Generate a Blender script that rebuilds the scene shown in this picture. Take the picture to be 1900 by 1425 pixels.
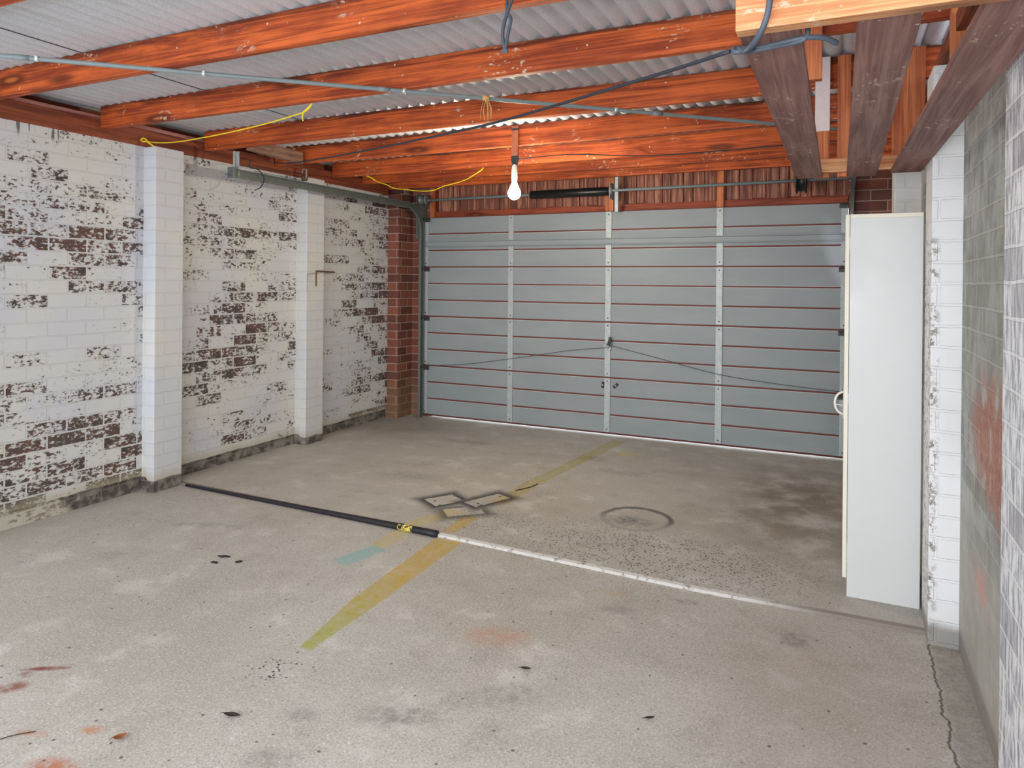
import bpy, bmesh, math, random
from mathutils import Vector, Matrix
R = math.radians
rnd = random.Random(7)
for o in list(bpy.data.objects): bpy.data.objects.remove(o)
scn = bpy.context.scene
COL = scn.collection

# ------------------------------------------------------------------ camera
CAM_H, F_PX, CX, CY = 1.45, 1299.35, 942.98, 528.1
YAW, PITCH, ROLL = 0.4432, -0.003038, 0.009002
cam_d = bpy.data.cameras.new('camera'); cam = bpy.data.objects.new('camera', cam_d); COL.objects.link(cam)
cam_d.sensor_width = 36.0; cam_d.sensor_fit = 'HORIZONTAL'; cam_d.lens = F_PX / 1900 * 36.0
cam_d.shift_x = (950 - CX) / 1900; cam_d.shift_y = -(712.5 - CY) / 1900; cam_d.clip_start = 0.02
_r = Vector((math.cos(YAW), math.sin(YAW), 0)); _f = Vector((-math.sin(YAW), math.cos(YAW), 0)); _u = Vector((0, 0, 1))
_f2 = _f * math.cos(PITCH) + _u * math.sin(PITCH); _u2 = _u * math.cos(PITCH) - _f * math.sin(PITCH)
_r3 = _r * math.cos(ROLL) + _u2 * math.sin(ROLL); _u3 = _u2 * math.cos(ROLL) - _r * math.sin(ROLL)
mw = Matrix((( _r3.x, _u3.x, -_f2.x, 0), (_r3.y, _u3.y, -_f2.y, 0), (_r3.z, _u3.z, -_f2.z, CAM_H), (0, 0, 0, 1)))
cam.matrix_world = mw
scn.camera = cam

# ------------------------------------------------------------------ light and exposure
scn.view_settings.view_transform = 'Standard'; scn.view_settings.look = 'None'
scn.view_settings.exposure = -0.08; scn.view_settings.gamma = 1.0
scn.view_settings.use_curve_mapping = False
try:
    scn.cycles.use_denoising = True; scn.cycles.max_bounces = 8; scn.cycles.diffuse_bounces = 4
    scn.cycles.use_adaptive_sampling = True; scn.cycles.adaptive_threshold = 0.05
    scn.cycles.sample_clamp_indirect = 6.0
except Exception: pass
world = bpy.data.worlds.new('sky'); scn.world = world; world.use_nodes = True
bg = world.node_tree.nodes['Background']; bg.inputs[0].default_value = (0.86, 0.93, 1.0, 1); bg.inputs[1].default_value = 2.2

def lamp(name, kind, loc, energy, color=(1, 1, 1), target=None, **kw):
    d = bpy.data.lights.new(name, kind); d.energy = energy; d.color = color
    for k, v in kw.items(): setattr(d, k, v)
    o = bpy.data.objects.new(name, d); COL.objects.link(o); o.location = loc
    if target is not None:
        o.rotation_euler = (Vector(target) - Vector(loc)).to_track_quat('-Z', 'Y').to_euler()
    return o
# two fills added for even brightness, as if daylight through an open back, and the photographer's flash just above the lens
lamp('rear_fill_area', 'AREA', (-1.95, -1.1, 1.35), 84, (0.94, 0.97, 1.0), (-1.95, 4.0, 1.35), shape='RECTANGLE', size=4.6, size_y=2.5)
lamp('rear_fill_sun', 'SUN', (-1.5, -3, 3), 1.45, (0.98, 0.99, 1.0), (-2.1, 5.0, 1.15), angle=R(55))
lamp('camera_flash', 'POINT', (0.03, -0.03, 1.64), 56, (0.95, 0.98, 1.0), shadow_soft_size=0.03)

# ------------------------------------------------------------------ mesh helpers
class MB:
    def __init__(s): s.bm = bmesh.new(); s.mi = 0
    def _tag(s, fs):
        for f in fs: f.material_index = s.mi
        return s
    def quad(s, *pts):
        s._tag([s.bm.faces.new([s.bm.verts.new(p) for p in pts])]); return s
    def box(s, x0, x1, y0, y1, z0, z1, bev=0.0):
        return s.obox(((x0 + x1) / 2, (y0 + y1) / 2, (z0 + z1) / 2), (x1 - x0, y1 - y0, z1 - z0), None, bev)
    def obox(s, c, size, rot=None, bev=0.0):
        t = bmesh.new(); bmesh.ops.create_cube(t, size=1.0)
        for v in t.verts: v.co = Vector((v.co.x * size[0], v.co.y * size[1], v.co.z * size[2]))
        if bev > 0: bmesh.ops.bevel(t, geom=t.edges[:], offset=bev, segments=2, affect='EDGES', profile=0.6)
        m = Matrix.Translation(c)
        if rot is not None: m = m @ (rot if isinstance(rot, Matrix) else Matrix.Rotation(rot, 4, 'Z'))
        return s.merge(t, m)
    def merge(s, t, m=None):
        vm = {}
        for v in t.verts: vm[v] = s.bm.verts.new(m @ v.co if m is not None else v.co)
        for f in t.faces:
            nf = s.bm.faces.new([vm[v] for v in f.verts]); nf.material_index = s.mi; nf.smooth = f.smooth
        t.free(); return s
    def tube(s, pts, r, n=10, cap=True, smooth=True):
        pts = [Vector(p) for p in pts]; rs = r if isinstance(r, (list, tuple)) else [r] * len(pts)
        rings = []; prev = None
        for i, p in enumerate(pts):
            a = pts[max(i - 1, 0)]; b = pts[min(i + 1, len(pts) - 1)]; t = (b - a).normalized()
            if prev is None:
                u = t.cross(Vector((0, 0, 1)))
                if u.length < 1e-3: u = t.cross(Vector((1, 0, 0)))
            else: u = prev - t * prev.dot(t)
            u.normalize(); prev = u; w = t.cross(u)
            rings.append([s.bm.verts.new(p + (u * math.cos(2 * math.pi * k / n) + w * math.sin(2 * math.pi * k / n)) * rs[i]) for k in range(n)])
        for a, b in zip(rings, rings[1:]):
            for k in range(n):
                f = s.bm.faces.new((a[k], a[(k + 1) % n], b[(k + 1) % n], b[k])); f.smooth = smooth; f.material_index = s.mi
        if cap:
            s._tag([s.bm.faces.new(rings[0][::-1]), s.bm.faces.new(rings[-1])])
        return s
    def lathe(s, prof, c, n=24, axis='Z', smooth=True):
        rings = []
        for (r, h) in prof:
            ring = []
            for k in range(n):
                a = 2 * math.pi * k / n; x, y = r * math.cos(a), r * math.sin(a)
                p = {'Z': (x, y, h), 'X': (h, x, y), 'Y': (x, h, y)}[axis]
                ring.append(s.bm.verts.new(Vector(c) + Vector(p)))
            rings.append(ring)
        for a, b in zip(rings, rings[1:]):
            for k in range(n):
                f = s.bm.faces.new((a[k], a[(k + 1) % n], b[(k + 1) % n], b[k])); f.smooth = smooth; f.material_index = s.mi
        s._tag([s.bm.faces.new(rings[0][::-1]), s.bm.faces.new(rings[-1])])
        return s
    def extrude_x(s, prof, x0, x1, closed=True):      # prof: (y, z) outline
        n = len(prof)
        a = [s.bm.verts.new((x0, y, z)) for y, z in prof]; b = [s.bm.verts.new((x1, y, z)) for y, z in prof]
        for k in range(n if closed else n - 1):
            s._tag([s.bm.faces.new((a[k], a[(k + 1) % n], b[(k + 1) % n], b[k]))])
        if closed: s._tag([s.bm.faces.new(a[::-1]), s.bm.faces.new(b)])
        return s
    def sweep(s, prof, path, frames):                # prof (a,b) in the frame (A,B) of every path point
        rings = []
        for p, (A, B) in zip(path, frames):
            rings.append([s.bm.verts.new(Vector(p) + A * a + B * b) for a, b in prof])
        n = len(prof)
        for a, b in zip(rings, rings[1:]):
            for k in range(n):
                s._tag([s.bm.faces.new((a[k], a[(k + 1) % n], b[(k + 1) % n], b[k]))])
        s._tag([s.bm.faces.new(rings[0][::-1]), s.bm.faces.new(rings[-1])])
        return s
    def build(s, name, mats, parent=None, origin=True):
        bmesh.ops.recalc_face_normals(s.bm, faces=s.bm.faces[:])
        me = bpy.data.meshes.new(name); s.bm.to_mesh(me); s.bm.free()
        o = bpy.data.objects.new(name, me); COL.objects.link(o)
        for m in (mats if isinstance(mats, (list, tuple)) else [mats]): me.materials.append(m)
        if origin and len(me.vertices):
            xs = [v.co for v in me.vertices]
            c = Vector(((min(v.x for v in xs) + max(v.x for v in xs)) / 2, (min(v.y for v in xs) + max(v.y for v in xs)) / 2, min(v.z for v in xs)))
            me.transform(Matrix.Translation(-c)); o.location = c
        if parent is not None:
            o.parent = parent
            q = parent; off = Vector((0, 0, 0))
            while q is not None: off += q.location; q = q.parent
            o.location = o.location - off
        return o

def tag(o, label, cat, group=None, kind=None):
    o['label'] = label; o['category'] = cat
    if group: o['group'] = group
    if kind: o['kind'] = kind
    return o
def thing(name, loc, label, cat, group=None):
    o = bpy.data.objects.new(name, None); COL.objects.link(o); o.location = loc; o.empty_display_size = 0.1
    return tag(o, label, cat, group)
def struct(o): o['kind'] = 'structure'; return o

def curve_pts(pts, n=8):                              # Catmull-Rom through the given points
    P = [Vector(p) for p in pts]; P = [P[0] * 2 - P[1]] + P + [P[-1] * 2 - P[-2]]; out = []
    for i in range(1, len(P) - 2):
        a, b, c, d = P[i - 1:i + 3]
        for k in range(n):
            t = k / n
            out.append(0.5 * ((2 * b) + (c - a) * t + (2 * a - 5 * b + 4 * c - d) * t * t + (3 * b - a - 3 * c + d) * t ** 3))
    out.append(P[-2]); return out

# ------------------------------------------------------------------ material helpers
def lin(c):
    return tuple(((v / 255) / 12.92 if v / 255 <= 0.04045 else ((v / 255 + 0.055) / 1.055) ** 2.4) for v in c)
class NT:
    def __init__(s, name):
        s.m = bpy.data.materials.new(name); s.m.use_nodes = True; s.nt = s.m.node_tree; s.N = s.nt.nodes
        s.bsdf = s.N['Principled BSDF']; s.geo = s.N.new('ShaderNodeNewGeometry'); s.pos = s.geo.outputs['Position']
        sp = s.N.new('ShaderNodeSeparateXYZ'); s.L(s.pos, sp.inputs[0]); s.X, s.Y, s.Z = sp.outputs
    def L(s, a, b): s.nt.links.new(a, b)
    def put(s, v, sock):
        if isinstance(v, (int, float)): sock.default_value = v
        elif isinstance(v, (tuple, list)): sock.default_value = tuple(v) + ((1,) if len(sock.default_value) == 4 and len(v) == 3 else ())
        else: s.L(v, sock)
    def M(s, op, a, b=None, c=None, clamp=False):
        n = s.N.new('ShaderNodeMath'); n.operation = op; n.use_clamp = clamp
        for i, v in enumerate((a, b, c)):
            if v is not None: s.put(v, n.inputs[i])
        return n.outputs[0]
    def add(s, a, b): return s.M('ADD', a, b)
    def sub(s, a, b): return s.M('SUBTRACT', a, b)
    def mul(s, a, b): return s.M('MULTIPLY', a, b)
    def mx(s, a, b): return s.M('MAXIMUM', a, b)
    def mn(s, a, b): return s.M('MINIMUM', a, b)
    def ramp(s, v, lo, hi, a=0.0, b=1.0):
        n = s.N.new('ShaderNodeMapRange'); n.interpolation_type = 'SMOOTHSTEP'; n.clamp = True
        for i, x in enumerate((v, lo, hi, a, b)): s.put(x, n.inputs[i])
        return n.outputs[0]
    def vec(s, x, y, z):
        n = s.N.new('ShaderNodeCombineXYZ')
        for i, v in enumerate((x, y, z)): s.put(v, n.inputs[i])
        return n.outputs[0]
    def scale(s, v, sc):
        n = s.N.new('ShaderNodeVectorMath'); n.operation = 'MULTIPLY'; s.put(v, n.inputs[0]); s.put(sc, n.inputs[1]); return n.outputs[0]
    def vadd(s, v, w):
        n = s.N.new('ShaderNodeVectorMath'); n.operation = 'ADD'; s.put(v, n.inputs[0]); s.put(w, n.inputs[1]); return n.outputs[0]
    def noise(s, v, sc, det=3, rough=0.55, dist=0.0, color=False):
        n = s.N.new('ShaderNodeTexNoise'); s.put(v, n.inputs['Vector']); n.inputs['Scale'].default_value = sc
        n.inputs['Detail'].default_value = det; n.inputs['Roughness'].default_value = rough; n.inputs['Distortion'].default_value = dist
        return n.outputs['Color' if color else 'Fac']
    def voro(s, v, sc, feat='F1'):
        n = s.N.new('ShaderNodeTexVoronoi'); n.feature = feat; s.put(v, n.inputs['Vector']); n.inputs['Scale'].default_value = sc; return n
    def mix(s, f, a, b):
        n = s.N.new('ShaderNodeMix'); n.data_type = 'RGBA'; s.put(f, n.inputs[0]); s.put(a, n.inputs[6]); s.put(b, n.inputs[7]); return n.outputs[2]
    def bump(s, h, dist=0.002, strength=1.0):
        n = s.N.new('ShaderNodeBump'); n.inputs['Distance'].default_value = dist; n.inputs['Strength'].default_value = strength
        s.L(h, n.inputs['Height']); s.L(n.outputs[0], s.bsdf.inputs['Normal'])
    def out(s, col=None, rough=None, metal=None, spec=None):
        for v, k in ((col, 'Base Color'), (rough, 'Roughness'), (metal, 'Metallic'), (spec, 'Specular IOR Level')):
            if v is not None: s.put(v, s.bsdf.inputs[k])
        return s.m
    # shape masks in the floor plane
    def local(s, px, py, cx, cy, ang):
        c, q = math.cos(ang), math.sin(ang); dx = s.sub(px, cx); dy = s.sub(py, cy)
        return s.add(s.mul(dx, c), s.mul(dy, q)), s.sub(s.mul(dy, c), s.mul(dx, q))
    def seg(s, px, py, p0, p1, w0, w1, soft=0.012):
        dx, dy = p1[0] - p0[0], p1[1] - p0[1]; ln = math.hypot(dx, dy)
        u, v = s.local(px, py, p0[0], p0[1], math.atan2(dy, dx))
        t = s.M('DIVIDE', u, ln, clamp=True); hw = s.add(s.mul(t, (w1 - w0) / 2), w0 / 2)
        a = s.ramp(s.sub(hw, s.M('ABSOLUTE', v)), -soft / 2, soft / 2)
        e = s.mn(s.ramp(u, -soft, soft), s.ramp(s.sub(ln, u), -soft, soft))
        return s.mul(a, e)
    def ell(s, px, py, cx, cy, a, b, ang=0.0, soft=0.5):
        u, v = s.local(px, py, cx, cy, ang)
        d = s.M('SQRT', s.add(s.M('POWER', s.mul(u, 1 / a), 2.0), s.M('POWER', s.mul(v, 1 / b), 2.0)))
        return s.ramp(d, 1 - soft, 1 + soft * 0.4, 1.0, 0.0)

def flat(name, rgb, rough=0.6, metal=0.0, var=0.12, sc=30, spec=0.4, bump=0.0):
    n = NT(name); f = n.noise(n.pos, sc, 4, 0.6); c = lin(rgb)
    col = n.mix(f, tuple(v * (1 - var) for v in c), tuple(min(1, v * (1 + var)) for v in c))
    if bump: n.bump(f, bump)
    return n.out(col, n.ramp(f, 0.2, 0.8, max(0, rough - 0.08), min(1, rough + 0.08)), metal, spec)

def wood(name, base, dark, axis='X', splat=0.0, knots=True, rough=0.6, streak=0.5, topdark=None, pale=None):
    n = NT(name)
    info = n.N.new('ShaderNodeObjectInfo'); off = n.scale(n.vec(info.outputs['Random'], info.outputs['Random'], info.outputs['Random']), (37.0, 11.0, 23.0))
    p = n.vadd(n.pos, off)
    sc = {'X': (0.7, 14, 14), 'Y': (14, 0.7, 14), 'Z': (14, 14, 0.7)}[axis]
    g = n.noise(n.scale(p, sc), 2.2, 5, 0.62, 0.9)
    fine = n.noise(n.scale(p, tuple(v * (1 if v < 1 else 5) for v in sc)), 2.0, 3, 0.6, 0.3)
    blot = n.noise(p, 2.6, 3, 0.6)
    f = n.ramp(n.add(n.mul(g, 0.75), n.mul(blot, 0.35)), 0.42, 0.66)
    col = n.mix(f, lin(base), lin(dark))
    col = n.mix(n.mul(n.ramp(fine, 0.50, 0.72), streak), col, tuple(v * 0.45 for v in lin(dark)))
    col = n.mix(n.mul(n.ramp(fine, 0.48, 0.30), 0.35), col, tuple(min(1, v * 1.45) for v in lin(base)))
    if knots:
        v = n.voro(n.scale(p, {'X': (2.1, 9, 9), 'Y': (9, 2.1, 9), 'Z': (9, 9, 2.1)}[axis]), 0.62)
        k = n.ramp(v.outputs['Distance'], 0.10, 0.22, 1.0, 0.0)
        col = n.mix(n.mul(k, 0.8), col, tuple(v * 0.3 for v in lin(dark)))
        k2 = n.ramp(v.outputs['Distance'], 0.03, 0.11, 1.0, 0.0)
        col = n.mix(n.mul(k2, 0.9), col, lin((196, 112, 52)))
    if topdark is not None:                           # darker along the upper edge
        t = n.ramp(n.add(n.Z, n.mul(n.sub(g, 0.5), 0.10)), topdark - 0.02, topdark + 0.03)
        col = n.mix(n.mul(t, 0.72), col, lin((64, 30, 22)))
    if pale is not None: col = n.mix(n.mul(n.ramp(g, 0.5, 0.35), 0.7), col, lin(pale))
    if splat:                                         # old white paint smears
        zone = n.ramp(n.noise(p, 3.1, 2, 0.5), 0.56, 0.64)
        s2 = n.ramp(n.noise(n.scale(p, {'X': (1.4, 3, 3), 'Y': (3, 1.4, 3), 'Z': (3, 3, 1.4)}[axis]), 17, 5, 0.7), 0.56, 0.62)
        col = n.mix(n.mul(n.mul(zone, s2), splat), col, lin((214, 192, 170)))
        sp = n.voro(p, 24); dots = n.ramp(sp.outputs['Distance'], 0.10, 0.15, 1.0, 0.0)
        dots = n.mul(dots, n.ramp(n.noise(p, 9, 1), 0.57, 0.63))
        col = n.mix(n.mul(dots, splat), col, lin((220, 200, 180)))
    n.bump(n.add(g, n.mul(fine, 0.6)), 0.0025, 0.7)
    return n.out(col, n.ramp(g, 0.3, 0.7, rough - 0.08, rough + 0.1), 0.0, 0.3)

def brick_uv(n, x_is=None):
    ax = n.N.new('ShaderNodeSeparateXYZ'); n.L(n.geo.outputs['Normal'], ax.inputs[0])
    nx = n.ramp(n.M('ABSOLUTE', ax.outputs[0]), 0.5, 0.6); 
    u = n.add(n.mul(n.Y, nx), n.mul(n.X, n.sub(1.0, nx)))
    return u, nx
def brick_tex(n, v, w=0.24, h=0.086, mortar=0.011):
    b = n.N.new('ShaderNodeTexBrick'); n.put(v, b.inputs['Vector']); b.inputs['Scale'].default_value = 1.0
    b.inputs['Color1'].default_value = (0, 0, 0, 1); b.inputs['Color2'].default_value = (1, 1, 1, 1); b.inputs['Mortar'].default_value = (0.5, 0.5, 0.5, 1)
    b.inputs['Mortar Size'].default_value = mortar / 2; b.inputs['Mortar Smooth'].default_value = 0.25
    b.inputs['Brick Width'].default_value = w; b.inputs['Row Height'].default_value = h
    return b.outputs['Color'], b.outputs['Fac']

def mat_wall_left():
    n = NT('peeling_white_paint_on_brick'); u, nx = brick_uv(n)
    wob = n.mul(n.sub(n.noise(n.pos, 9, 2), 0.5), 0.008)
    v = n.vec(n.add(u, wob), n.add(n.Z, n.add(wob, 0.02)), 0.0)
    br, mo = brick_tex(n, v)
    hi = n.noise(n.scale(n.pos, (1, 0.8, 1.5)), 38, 6, 0.68); mid = n.noise(n.scale(n.pos, (1, 1, 1.7)), 11, 4, 0.6); low = n.noise(n.pos, 1.9, 2, 0.5)
    # where the paint has come away: more in some courses and towards the door end
    band1 = n.mul(n.ell(n.Y, n.Z, 2.75, 1.72, 0.75, 0.30, 0, 0.8), 0.16)
    band2 = n.mul(n.ell(n.Y, n.Z, 2.6, 0.30, 0.9, 0.34, 0, 0.8), 0.12)
    band3 = n.mul(n.ell(n.Y, n.Z, 4.05, 1.00, 0.62, 0.42, 0, 0.7), 0.15)
    band4 = n.mul(n.ell(n.Y, n.Z, 4.25, 1.95, 0.7, 0.28, 0, 0.8), 0.08)
    band5 = n.mul(n.ramp(n.Y, 5.35, 6.05), 0.14)
    clean = n.mul(n.ell(n.Y, n.Z, 3.4, 2.25, 1.3, 0.22, 0, 0.5), -0.10)
    clean2 = n.mul(n.ell(n.Y, n.Z, 2.6, 1.05, 0.9, 0.28, 0, 0.8), -0.04)
    gain = n.add(n.add(n.add(band1, band2), n.add(band3, band4)), n.add(n.add(band5, clean), clean2))
    sc = n.add(n.add(n.mul(br, 0.30), n.mul(n.sub(hi, 0.5), 1.15)), n.add(n.mul(n.sub(mid, 0.5), 0.60), n.add(n.mul(n.sub(low, 0.5), 0.25), gain)))
    sc = n.sub(sc, n.mul(mo, 0.33))
    sc = n.sub(sc, n.mul(n.sub(1.0, nx), 0.6))
    sc = n.sub(sc, n.mul(n.ramp(n.X, -4.30, -4.28), 0.6))       # the piers kept their paint
    peel = n.ramp(sc, 0.285, 0.325)
    thin = n.ramp(sc, 0.17, 0.32)
    white = n.mix(n.ramp(low, 0.35, 0.65), lin((205, 206, 213)), lin((211, 210, 206)))
    white = n.mix(n.mul(n.ramp(n.noise(n.pos, 5.5, 3), 0.60, 0.72), n.mul(n.ramp(n.Z, 1.0, 1.2, 1.0, 0.15), 0.4)), white, lin((203, 203, 172)))
    white = n.mix(n.mul(mo, 0.12), white, lin((150, 148, 150)))
    raw = n.mix(n.ramp(n.noise(n.pos, 4.0, 3), 0.35, 0.65), lin((88, 80, 77)), lin((104, 78, 70)))
    raw = n.mix(n.ramp(mid, 0.5, 0.72), raw, lin((74, 68, 66)))
    col = n.mix(n.mul(thin, 0.35), white, lin((150, 145, 142)))
    col = n.mix(peel, col, raw)
    # black tar runs under the plate
    tar = n.mul(n.ramp(n.noise(n.scale(n.pos, (1, 26, 2.2)), 1.0, 2), 0.59, 0.63), n.ramp(n.Z, 2.27, 2.325))
    tar = n.mul(tar, n.mul(n.ramp(n.Y, 3.2, 3.15), nx))
    col = n.mix(n.mul(tar, 0.8), col, lin((58, 54, 56)))
    # bare damp course near the floor
    edge = n.add(n.Z, n.mul(n.sub(n.noise(n.pos, 6, 3), 0.5), 0.05))
    edge = n.add(edge, n.mul(n.ramp(n.X, -4.30, -4.28), 0.02))
    base = n.mul(n.ramp(edge, 0.088, 0.098, 1.0, 0.0), n.ramp(n.add(n.Y, n.mul(n.sub(mid, 0.5), 0.5)), 2.72, 2.82))
    grime = n.ramp(edge, 0.10, 0.17, 1.0, 0.0)
    col = n.mix(n.mul(grime, 0.55), col, lin((178, 168, 142)))
    low_c = n.mix(n.ramp(n.noise(n.pos, 13, 4), 0.4, 0.65), lin((84, 76, 72)), lin((146, 138, 128)))
    low_c = n.mix(n.mul(mo, 0.6), low_c, lin((128, 122, 114)))
    col = n.mix(base, col, low_c)
    h = n.add(n.mul(n.sub(1.0, mo), 1.0), n.add(n.mul(hi, 0.35), n.mul(peel, -0.3)))
    n.bump(h, 0.006, 0.55)
    return n.out(col, n.ramp(peel, 0, 1, 0.55, 0.85), 0.0, 0.3)

def mat_wall_right():
    n = NT('grey_green_stained_brick'); u, nx = brick_uv(n)
    wob = n.mul(n.sub(n.noise(n.pos, 9, 2), 0.5), 0.010)
    br, mo = brick_tex(n, n.vec(n.add(u, wob), n.add(n.Z, wob), 0.0), 0.24, 0.086, 0.012)
    low = n.noise(n.pos, 2.0, 3); mid = n.noise(n.scale(n.pos, (1, 1, 0.6)), 9, 5, 0.65); hi = n.noise(n.pos, 42, 5, 0.7)
    pier = n.mx(n.ramp(n.X, 0.425, 0.415), n.sub(1.0, nx))                          # faces standing proud of the wall
    wallc = n.mix(n.ramp(mid, 0.35, 0.7), lin((176, 177, 175)), lin((120, 121, 117)))
    wallc = n.mix(n.mul(n.ramp(br, 0.55, 0.95), 0.5), wallc, lin((108, 110, 104)))
    wallc = n.mix(n.mul(n.ramp(n.Z, 1.9, 1.5), n.mul(n.ramp(n.Z, 0.9, 1.2), 0.35)), wallc, lin((124, 130, 112)))
    wallc = n.mix(n.mul(mo, 0.4), wallc, lin((186, 186, 182)))
    wallc = n.mix(n.ramp(n.Z, 0.75, 0.4, 0.0, 0.6), wallc, lin((180, 176, 166)))
    zz = n.add(n.Z, n.mul(n.sub(mid, 0.5), 0.35)); yy = n.add(n.Y, n.mul(n.sub(low, 0.5), 0.3))
    red = n.mul(n.ell(yy, zz, 2.62, 0.95, 0.50, 0.24, 0, 0.45), n.ramp(n.add(mid, n.mul(br, 0.15)), 0.38, 0.58))
    wallc = n.mix(n.mul(red, 0.85), wallc, n.mix(n.ramp(hi, 0.3, 0.7), lin((150, 78, 58)), lin((176, 120, 100))))
    pk = n.mul(n.ell(yy, zz, 2.85, 0.42, 0.10, 0.06, 0, 0.6), 0.6)
    wallc = n.mix(pk, wallc, lin((206, 146, 136)))
    pierc = n.mix(n.ramp(low, 0.4, 0.7), lin((226, 226, 228)), lin((212, 212, 210)))
    pierc = n.mix(n.mul(n.mul(n.ramp(hi, 0.50, 0.56), n.ramp(n.X, 0.375, 0.340)), n.mul(n.ramp(mid, 0.40, 0.55), n.ramp(n.Z, 1.75, 1.55))), pierc, lin((128, 124, 116)))
    near = n.mul(n.ramp(n.Y, 2.6, 2.5), pier)
    nearc = n.mix(n.ramp(n.noise(n.scale(n.pos, (1, 1.6, 0.35)), 30, 5, 0.7), 0.42, 0.60), lin((228, 228, 230)), lin((150, 150, 160)))
    nearc = n.mix(n.mul(n.ramp(br, 0.5, 0.9), 0.5), nearc, lin((136, 134, 142)))
    nearc = n.mix(n.mul(mo, 0.6), nearc, lin((226, 226, 228)))
    pierc = n.mix(near, pierc, nearc)
    far = n.ramp(n.Y, 6.2, 6.25)
    col = n.mix(pier, wallc, pierc)
    dirt = n.ramp(n.add(n.Z, n.mul(n.sub(mid, 0.5), 0.05)), 0.05, 0.10, 1.0, 0.0)
    col = n.mix(n.mul(dirt, n.sub(0.85, n.mul(near, 0.6))), col, lin((132, 126, 120)))
    h = n.add(n.mul(n.sub(1.0, mo), 1.0), n.mul(hi, n.add(0.35, n.mul(near, 0.5))))
    n.bump(h, 0.007, 0.7)
    return n.out(col, n.sub(0.6, n.mul(near, 0.18)), 0.0, 0.4)

def mat_red_brick():
    n = NT('bare_red_brick'); u, nx = brick_uv(n)
    br, mo = brick_tex(n, n.vec(n.add(u, 0.03), n.add(n.Z, 0.02), 0.0), 0.24, 0.086, 0.010)
    mid = n.noise(n.pos, 11, 4)
    col = n.mix(n.ramp(br, 0.1, 0.9), lin((138, 86, 70)), lin((100, 64, 57)))
    col = n.mix(n.mul(n.ramp(mid, 0.5, 0.7), 0.5), col, lin((134, 74, 70)))
    col = n.mix(n.mul(mo, 0.8), col, lin((176, 156, 142)))
    low = n.ramp(n.add(n.Z, n.mul(n.sub(mid, 0.5), 0.4)), 0.10, 0.55, 1.0, 0.0)
    col = n.mix(n.mul(low, 0.55), col, lin((142, 116, 88)))
    n.bump(n.add(n.sub(1.0, mo), n.mul(mid, 0.4)), 0.006, 0.7)
    return n.out(col, 0.8, 0.0, 0.25)

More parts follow.
